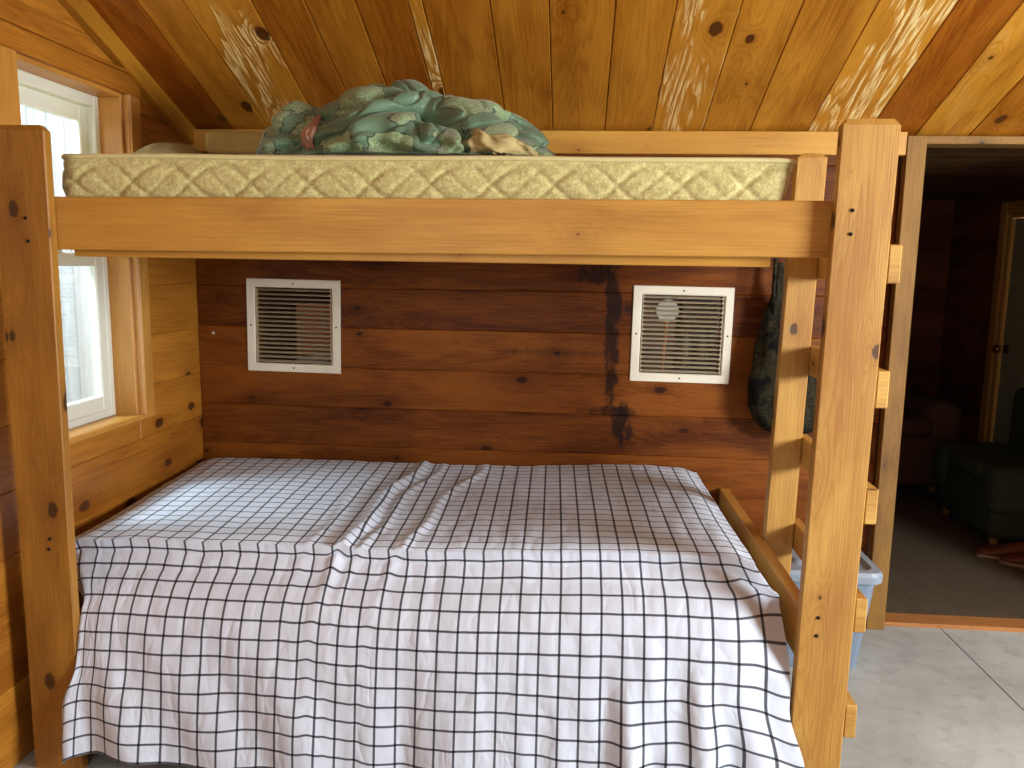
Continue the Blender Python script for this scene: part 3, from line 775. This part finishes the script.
# ------------------------------------------------------------------ crumpled comforter
def comforter():
    root = thing('comforter', 'crumpled green comforter with pale stitched patches, heaped on the upper mattress', 'comforter', (-.52, 2.48, 1.762))
    E = [((-.56, 2.50, 1.72), (.28, .27, .295)), ((-.36, 2.47, 1.72), (.30, .26, .235)), ((-.24, 2.44, 1.72), (.20, .22, .170)),
         ((-.70, 2.50, 1.73), (.17, .22, .235)), ((-.845, 2.47, 1.745), (.110, .16, .215)), ((-.875, 2.42, 1.76), (.070, .12, .135))]
    c0 = Vector((-.50, 2.48, 1.76))
    bm = bmesh.new(); bmesh.ops.create_icosphere(bm, subdivisions=7, radius=1)
    for v in bm.verts:
        d = v.co.normalized(); best = .05
        acc = 0
        rs = []
        for (c, ax) in E:
            c = Vector(c); o_ = c0 - c
            A = sum((d[i] / ax[i]) ** 2 for i in range(3)); Bq = 2 * sum(d[i] * o_[i] / ax[i] ** 2 for i in range(3)); Cq = sum((o_[i] / ax[i]) ** 2 for i in range(3)) - 1
            disc = Bq * Bq - 4 * A * Cq
            if disc > 0:
                t_ = (-Bq + math.sqrt(disc)) / (2 * A)
                if t_ > 0: rs.append(t_)
        rr = max(rs) if rs else .05
        p = c0 + d * rr
        q = Vector((p.x * 4.2, p.y * 4.2, p.z * 5.4))
        qq = q * .7; wv = Vector((noise.noise(qq + Vector((11.3, 0, 0))), noise.noise(qq + Vector((0, 23.7, 0))), noise.noise(qq + Vector((0, 0, 37.1))))) * 1.5
        a1 = noise.noise(q + wv + Vector((3.1, 7, 2))); a2 = noise.noise(q * 1.9 + wv * 1.7 + Vector((9, 1, 5)))
        crease = -.036 * math.exp(-(a1 / .10) ** 2) - .011 * math.exp(-(a2 / .07) ** 2)
        a3 = noise.noise(q * 3.6 + wv * 2)
        puff = .040 * abs(a1) + .008 * abs(a2) + .002 * a3
        # arcs of gathered cloth sweeping around two pinch points
        for (gx, gz, fr, am, ph_) in ((-.44, 1.84, 30, .011, 0.4), (-.78, 1.76, 36, .007, 1.2), (-.16, 1.72, 30, .008, 2.2)):
            rr_ = math.hypot(p.x - gx, (p.z - gz) * 1.25)
            am_ = am * math.exp(-(rr_ / .20) ** 2) * (1 if d.y < .3 else .3)
            puff += am_ * (math.sin(rr_ * fr + ph_ + 1.2 * noise.noise(q * .6)) ** 2 * 2 - 1)
        p += d * (crease + puff - .006)
        # long swooping folds along the front foot
        lowk = max(0, 1 - (p.z - 1.762) / .09)
        if d.y < .2: p.y -= .022 * lowk * math.sin((p.z + .25 * abs(p.x + .55)) * 120 + p.x * 6)
        p.z = max(p.z, 1.768 + .002 * noise.noise(q * 4))
        v.co = p
    for f in bm.faces: f.smooth = True
    from mathutils.bvhtree import BVHTree
    bvh = BVHTree.FromBMesh(bm)
    obj('cover', bm, 'comforter', root)
    # lining patches showing where the cover is turned back: they lie on the cover's front
    def patch(name, pts, mat, label):
        b = B(); n = 30
        (p00, p10, p11, p01) = [Vector(p) for p in pts]
        def fn(u, v):
            p = p00 * (1 - u) * (1 - v) + p10 * u * (1 - v) + p11 * u * v + p01 * (1 - u) * v
            p = p + Vector((.006 * math.sin(v * 9 + u * 3), .005 * math.sin(u * 11)))
            hit = bvh.ray_cast(Vector((p.x, 1.9, p.y)), Vector((0, 1, 0)))[0]
            ys = []
            for dx in (-.03, -.015, 0, .015, .03):
                for dz in (-.012, 0, .012):
                    h2_ = bvh.ray_cast(Vector((p.x + dx, 1.9, max(1.772, p.y + dz))), Vector((0, 1, 0)))[0]
                    if h2_: ys.append(h2_.y)
            yy = min(sum(ys) / len(ys) - .004, (hit.y if hit else 9)) if ys else 2.33
            e = min(u, 1 - u, v, 1 - v)
            return Vector((p.x, yy - .004 - .012 * min(1, e * 5) - .004 * math.sin(u * 20 + v * 6), p.y))
        b.grid(fn, n, n)
        o = obj(name, b, mat, root); m = o.modifiers.new('t', 'SOLIDIFY'); m.thickness = .004; m.offset = 1
        o['label'] = label
    patch('lining', [(-.795, 1.80), (-.742, 1.79), (-.748, 1.905), (-.775, 1.885)], 'pink', 'dusty pink turned-back lining')
    patch('lining', [(-.30, 1.772), (-.085, 1.772), (-.15, 1.818), (-.29, 1.838)], 'tan', 'tan turned-back lining')
    return root
comforter()
# folded sheet and pillow at the wall side of the upper mattress
def cushion(cx, cy, z0, hx, hy, h, name, mat, pw=2.6, seed=0, parent=None):
    b = B(); n = 40
    def side(sgn):
        def fn(u, v):
            X, Y = 2 * u - 1, 2 * v - 1
            e = max(0, (1 - abs(X) ** pw)) ** .5 * max(0, (1 - abs(Y) ** pw)) ** .5
            k = 1 - .06 * (1 - abs(X)) * abs(Y)
            zz = z0 + h / 2 + sgn * h / 2 * e + (.008 * N(X * 2 + seed, Y * 2) * e if sgn > 0 else 0)
            return Vector((cx + X * hx * k, cy + Y * hy * (1 - .06 * (1 - abs(Y)) * abs(X)), zz))
        return fn
    b.grid(side(1), n, n); b.grid(side(-1), n, n)
    bmesh.ops.remove_doubles(b.bm, verts=b.bm.verts, dist=.0004)
    return obj(name, b, mat, parent, loc=None if parent else (cx, cy, z0))
tag(cushion(-1.42, 2.84, 1.760, .09, .16, .12, 'pillow', 'pillow'), 'small pale green pillow at the left end of the upper mattress', 'pillow')
b = B(); b.board((-1.32, 2.80, 1.760), (-1.00, 3.02, 1.845), 0, .02, seg=4); b.board((-1.31, 2.81, 1.842), (-1.01, 3.01, 1.925), 0, .02, seg=4)
for f in b.bm.faces: f.smooth = True
for v in b.bm.verts: v.co.z += .004 * N(v.co.x * 14, v.co.y * 9) if v.co.z > 1.77 else 0
tag(obj('folded_sheet', b, 'sheet', loc=(-1.16, 2.9, 1.760)), 'folded khaki sheet beside the crumpled green comforter', 'sheet')

# ------------------------------------------------------------------ two duct grilles
def grille(cx, cz, tilt, label):
    root = thing('air_vent', label, 'air vent', (cx, YB, cz - .2), 'white metal return air grilles on the dark wall')
    Wf, Hf, bw = .403, .392, .036
    R = Matrix.Translation((cx, YB, cz)) @ Matrix.Rotation(tilt, 4, 'Y')
    b = B(); yf = -.007
    hw, hh = Wf / 2, Hf / 2; iw, ih = hw - bw, hh - bw
    prof = [(hw, hh, -.001), (hw - .002, hh - .002, yf), (iw + .004, ih + .004, yf), (iw, ih, yf + .004), (iw, ih, .012)]
    rg = [[b.bm.verts.new(R @ Vector((sx * a, y_, sz * c))) for sx, sz in ((-1, -1), (1, -1), (1, 1), (-1, 1))] for a, c, y_ in prof]
    for r0, r1 in zip(rg, rg[1:]):
        for i in range(4): b.bm.faces.new((r0[i], r0[(i + 1) % 4], r1[(i + 1) % 4], r1[i]))
    fr_ = obj('frame', b, 'white_metal', root)
    n = 17; pitch = 2 * ih / n
    for i in range(n):
        zc = -ih + pitch * (i + .5)
        b = B(); tl = Matrix.Translation((0, .004, zc)) @ Matrix.Rotation(math.radians(20), 4, 'X')
        b.board((-iw + .006, -.009, -.0009), (iw - .006, .009, .0009), 0, .0004, xf=R @ tl)
        obj('slat', b, 'louver', root)
    for sx in (-1, 1):
        b = B()
        b.board((sx * (iw - .005) - .0015, -.003, -ih), (sx * (iw - .005) + .0015, .016, ih), 2, 0, xf=R)
        for i in range(n): b.board((sx * (iw - .008) - .004, -.004, -ih + pitch * (i + .5) - .003), (sx * (iw - .008) + .004, .002, -ih + pitch * (i + .5) + .003), 2, 0, xf=R)
        obj('pivot_strip', b, 'louver', root)
    for (x, z) in ((0, hh - bw / 2), (0, -hh + bw / 2), (-hw + bw / 2, 0), (hw - bw / 2, 0)):
        b = B(); p = R @ Vector((x, yf - .002, z)); q = R @ Vector((x, yf + .001, z)); b.cyl(q, p, .0042, .003, 12); obj('screw', b, 'black_metal', root)
grille(-1.171, 1.206, math.radians(.6), 'white louvred air vent on the dark wall, left, nearer the window')
grille(.443, 1.205, math.radians(.5), 'white louvred air vent on the dark wall, right, nearer the ladder')

# ------------------------------------------------------------------ things seen through the grilles, in the next room
# tall wooden rack standing just behind the wall
def rack(cx, label, w=.6):
    root = thing('storage_rack', label, 'shelf', (cx, 3.6, 0))
    for sx in (-1, 1):
        b = B(); b.board((cx + sx * w / 2 - .02, 3.41, 0), (cx + sx * w / 2 + .02, 3.80, 1.62), 2); obj('side_panel', b, 'jamb', root)
    for z in (.4, .98, 1.60):
        b = B(); b.board((cx - w / 2 + .021, 3.41, z - .02), (cx + w / 2 - .021, 3.80, z), 0); obj('shelf', b, 'jamb', root)
rack(.52, 'rough wooden storage rack behind the right air vent', .66)
rack(-1.28, 'rough wooden storage rack behind the left air vent', .62)
d = thing('dial_thermometer', 'round white dial on an orange stem seen through the right air vent', 'dial', (.385, 3.45, .98))
b = B(); b.cyl((.385, 3.45, .981), (.385, 3.45, .99), .035); obj('foot', b, 'dial', d)
b = B(); b.cyl((.385, 3.45, .988), (.400, 3.45, 1.25), .008); obj('stem', b, 'tubing', d)
b = B(); b.cyl((.40, 3.46, 1.294), (.40, 3.435, 1.294), .050, .048, 40); obj('face', b, 'dial', d)
b = B(); b.board((.47, 3.50, .981), (.62, 3.70, 1.33), 2, .003); tag(obj('carton', b, 'cardboard', loc=(.545, 3.6, .981)), 'grey carton standing behind the right air vent', 'box')
for i, (x, y, lab) in enumerate(((.49, 3.45, 'slim pale bottle behind the right air vent, nearest the round dial'), (.56, 3.45, 'slim pale bottle behind the right air vent, farther from the round dial'))):
    b = B(); b.tube([(x, y, .981), (x, y, .985), (x, y, 1.16), (x, y, 1.19), (x, y, 1.20), (x, y, 1.23)], [.018, .021, .021, .012, .009, .009], 18)
    tag(obj('bottle', b, 'clearbottle', loc=(x, y, .981)), lab, 'bottle')
b = B(); b.board((-1.22, 3.46, .981), (-1.06, 3.70, 1.29), 2, .003); tag(obj('carton', b, 'tubing', loc=(-1.14, 3.58, .981)), 'reddish brown carton standing behind the left air vent', 'box')
b = B(); b.tube([(-1.28, 3.44, 1.002), (-1.2, 3.43, 1.03), (-1.12, 3.43, 1.05), (-1.04, 3.44, 1.06)], [.018, .022, .022, .014]); tag(obj('rag', b, 'dial', loc=(-1.2, 3.44, .981), smooth=True), 'pale crumpled rag lying low behind the left air vent', 'rag')

# ------------------------------------------------------------------ camouflage bag hanging behind the ladder
root = thing('drawstring_bag', 'dark camouflage drawstring bag hanging on the wall behind the ladder', 'bag', (.80, 3.2, .80))
b = B(); n = 48
prof = [(1.50, .800, .012), (1.42, .800, .018), (1.36, .805, .036), (1.30, .812, .060), (1.20, .825, .092), (1.10, .830, .118), (1.02, .832, .136), (.94, .845, .138), (.87, .860, .118), (.835, .870, .090), (.815, .875, .03)]
def bagfn(u, v):
    k = v * (len(prof) - 1); i = min(int(k), len(prof) - 2); q = k - i
    z_ = prof[i][0] * (1 - q) + prof[i + 1][0] * q; x_ = prof[i][1] * (1 - q) + prof[i + 1][1] * q; r_ = prof[i][2] * (1 - q) + prof[i + 1][2] * q
    th = u * 2 * math.pi
    rr = r_ * (1 + .10 * N(math.cos(th) * 1.5, math.sin(th) * 1.5, z_ * 8)) + .004 * math.sin(th * 7 + z_ * 20) * min(1, r_ / .05)
    return Vector((x_ + rr * math.cos(th), 3.215 + min(rr * .55, .065) * math.sin(th), z_))
b.grid(bagfn, n, 60, closed_u=True); bmesh.ops.holes_fill(b.bm, edges=[e for e in b.bm.edges if e.is_boundary])
obj('bag_body', b, 'camo', root)
b = B(); b.tube([(.785, 3.19, 1.30), (.772, 3.18, 1.40), (.775, 3.19, 1.52), (.79, 3.23, 1.66), (.80, 3.25, 1.70)], .008); obj('cord', b, 'camo', root)
b = B(); b.tube([(.84, 3.19, 1.24), (.895, 3.18, 1.32), (.90, 3.19, 1.40), (.86, 3.22, 1.56), (.80, 3.255, 1.70)], .006); obj('cord', b, 'camo', root)
b = B(); b.tube([(.80, YB, 1.70), (.80, 3.24, 1.695), (.80, 3.225, 1.71), (.80, 3.225, 1.73)], .004); tag(obj('wall_hook', b, 'black_metal', loc=(.80, YB, 1.70)), 'small black hook holding the camouflage bag', 'hook')

# ------------------------------------------------------------------ plastic tote
root = thing('storage_tote', 'blue grey plastic storage tote with lid on the floor behind the ladder', 'storage box', (.92, 3.03, 0))
tx0, tx1, ty0, ty1 = .785, 1.140, 2.865, 3.225
def rr_loop(x0, x1, y0, y1, r, n=6):
    pts = []
    for (cx_, cy_, a0) in ((x1 - r, y1 - r, 0), (x0 + r, y1 - r, 90), (x0 + r, y0 + r, 180), (x1 - r, y0 + r, 270)):
        for i in range(n + 1):
            q = math.radians(a0 + 90 * i / n); pts.append((cx_ + r * math.cos(q), cy_ + r * math.sin(q)))
    return pts
def loft(levels, mat, name, parent, cap0=True, cap1=True):
    b = B(); rg = []
    for (x0_, x1_, y0_, y1_, r_, z_) in levels: rg.append([b.bm.verts.new((p[0], p[1], z_)) for p in rr_loop(x0_, x1_, y0_, y1_, r_)])
    for r0, r1 in zip(rg, rg[1:]):
        m = len(r0)
        for i in range(m): b.bm.faces.new((r0[i], r0[(i + 1) % m], r1[(i + 1) % m], r1[i]))
    if cap0: b.bm.faces.new(rg[0][::-1])
    if cap1: b.bm.faces.new(rg[-1])
    return obj(name, b, mat, parent)
k = .022
loft([(tx0 + k, tx1 - k * 2, ty0 + k, ty1 - k, .03, .001), (tx0 + k * .9, tx1 - k * 1.9, ty0 + k * .9, ty1 - k * .9, .035, .01), (tx0 + .004, tx1 - .004, ty0 + .004, ty1 - .004, .04, .34),
      (tx0 - .006, tx1 + .006, ty0 - .006, ty1 + .006, .045, .342), (tx0 - .006, tx1 + .006, ty0 - .006, ty1 + .006, .045, .355)], 'tote', 'tote_body', root)
loft([(tx0 - .016, tx1 + .016, ty0 - .016, ty1 + .016, .05, .350), (tx0 - .018, tx1 + .018, ty0 - .018, ty1 + .018, .052, .376), (tx0 - .010, tx1 + .010, ty0 - .010, ty1 + .010, .045, .390),
      (tx0 + .016, tx1 - .016, ty0 + .016, ty1 - .016, .04, .392), (tx0 + .026, tx1 - .026, ty0 + .026, ty1 - .026, .035, .380), (tx0 + .060, tx1 - .060, ty0 + .075, ty1 - .075, .035, .380),
      (tx0 + .070, tx1 - .070, ty0 + .085, ty1 - .085, .035, .396)], 'totelid', 'lid', root)
b = B(); b.board((tx1 - .13, ty0 + .045, .381), (tx1 - .075, ty0 + .068, .3835), 0, 0); obj('handle_slot', b, 'black_metal', root)

# ------------------------------------------------------------------ furniture in the dark room
def soft(name, lo, hi, r, mat, parent): return obj(name, rbox(lo, hi, r, 4), mat, parent)
root = thing('sofa', 'brown upholstered sofa in the dark room beyond the doorway', 'sofa', (1.75, 5.75, 0))
soft('sofa_base', (.9, 5.35, .06), (2.52, 6.2, .40), .04, 'couch', root)
soft('seat_cushion', (1.03, 5.33, .40), (1.72, 6.0, .52), .05, 'couch', root); soft('seat_cushion', (1.73, 5.33, .40), (2.38, 6.0, .52), .05, 'couch', root)
soft('backrest', (.95, 5.98, .40), (2.34, 6.25, .95), .08, 'couch', root)
soft('armrest', (2.36, 5.38, .30), (2.60, 6.2, .62), .08, 'couch', root); soft('armrest', (.82, 5.38, .30), (1.04, 6.2, .62), .08, 'couch', root)
for x, y in ((.95, 5.45), (2.45, 5.45), (.95, 6.1), (2.45, 6.1)):
    b = B(); b.cyl((x, y, 0), (x, y, .07), .02, .03); obj('leg', b, 'jamb', root)
root = thing('armchair', 'dark green textured armchair at the right edge beyond the doorway', 'armchair', (2.55, 4.65, 0))
soft('chair_base', (2.27, 4.32, .05), (2.83, 5.0, .34), .04, 'greenchair', root)
soft('seat_cushion', (2.25, 4.47, .34), (2.66, 4.85, .44), .04, 'greenchair', root)
soft('armrest', (2.24, 4.27, .20), (2.66, 4.44, .455), .05, 'greenchair', root); soft('armrest', (2.24, 4.87, .20), (2.66, 5.03, .455), .05, 'greenchair', root)
soft('backrest', (2.67, 4.27, .30), (2.84, 5.03, .80), .06, 'greenchair', root)
for x, y in ((2.32, 4.38), (2.78, 4.38), (2.32, 4.94), (2.78, 4.94)):
    b = B(); b.cyl((x, y, 0), (x, y, .06), .02, .025); obj('leg', b, 'jamb', root)
def shoe(cx, cy, ang, label):
    root = thing('shoe', label, 'shoe', (cx, cy, 0), 'brown shoes beside the green armchair')
    R = Matrix.Translation((cx, cy, 0)) @ Matrix.Rotation(ang, 4, 'Z')
    def outline(t): return .038 + .012 * math.sin(math.pi * (t * 1.15)) if t < .9 else .038
    def sect(t, zt, zb, wd):
        x = -.14 + .28 * t; ring = []
        for i in range(20):
            q = 2 * math.pi * i / 20; ring.append(R @ Vector((x, wd * math.cos(q), zb + (zt - zb) * (.5 + .5 * math.sin(q)))))
        return ring
    b = B(); rg = []
    for t_, h_, w_ in ((0, .06, .018), (.04, .085, .032), (.15, .098, .038), (.3, .09, .038), (.45, .078, .040), (.6, .062, .045), (.78, .05, .048), (.9, .042, .042), (.97, .034, .028), (1, .026, .012)):
        rg.append([b.bm.verts.new(p) for p in sect(t_, h_, .012, w_)])
    for r0, r1 in zip(rg, rg[1:]):
        for i in range(20): b.bm.faces.new((r0[i], r0[(i + 1) % 20], r1[(i + 1) % 20], r1[i])).smooth = True
    b.bm.faces.new(rg[0]); b.bm.faces.new(rg[-1][::-1]); obj('upper', b, 'shoe', root)
    b = B(); rg = []
    for z_ in (.0, .016):
        rg.append([b.bm.verts.new(R @ Vector((.145 * math.cos(q), (.044 + .006 * math.cos(q)) * math.sin(q), z_))) for q in [2 * math.pi * i / 32 for i in range(32)]])
    for i in range(32): b.bm.faces.new((rg[0][i], rg[0][(i + 1) % 32], rg[1][(i + 1) % 32], rg[1][i]))
    b.bm.faces.new(rg[0][::-1]); b.bm.faces.new(rg[1]); obj('sole', b, 'sole', root)
shoe(2.30, 4.20, math.radians(172), 'brown shoe on the dark floor, nearer the doorway')
shoe(2.36, 4.08, math.radians(160), 'brown shoe in front of the green armchair, nearer the frame edge')

# small pale push pin in the back wall near the corner
b = B(); b.cyl((-1.52, YB + .001, 1.17), (-1.52, YB - .008, 1.17), .004, .006, 10); tag(obj('push_pin', b, 'white_metal', loc=(-1.52, YB, 1.17)), 'tiny white push pin in the dark wall near the left corner', 'push pin')
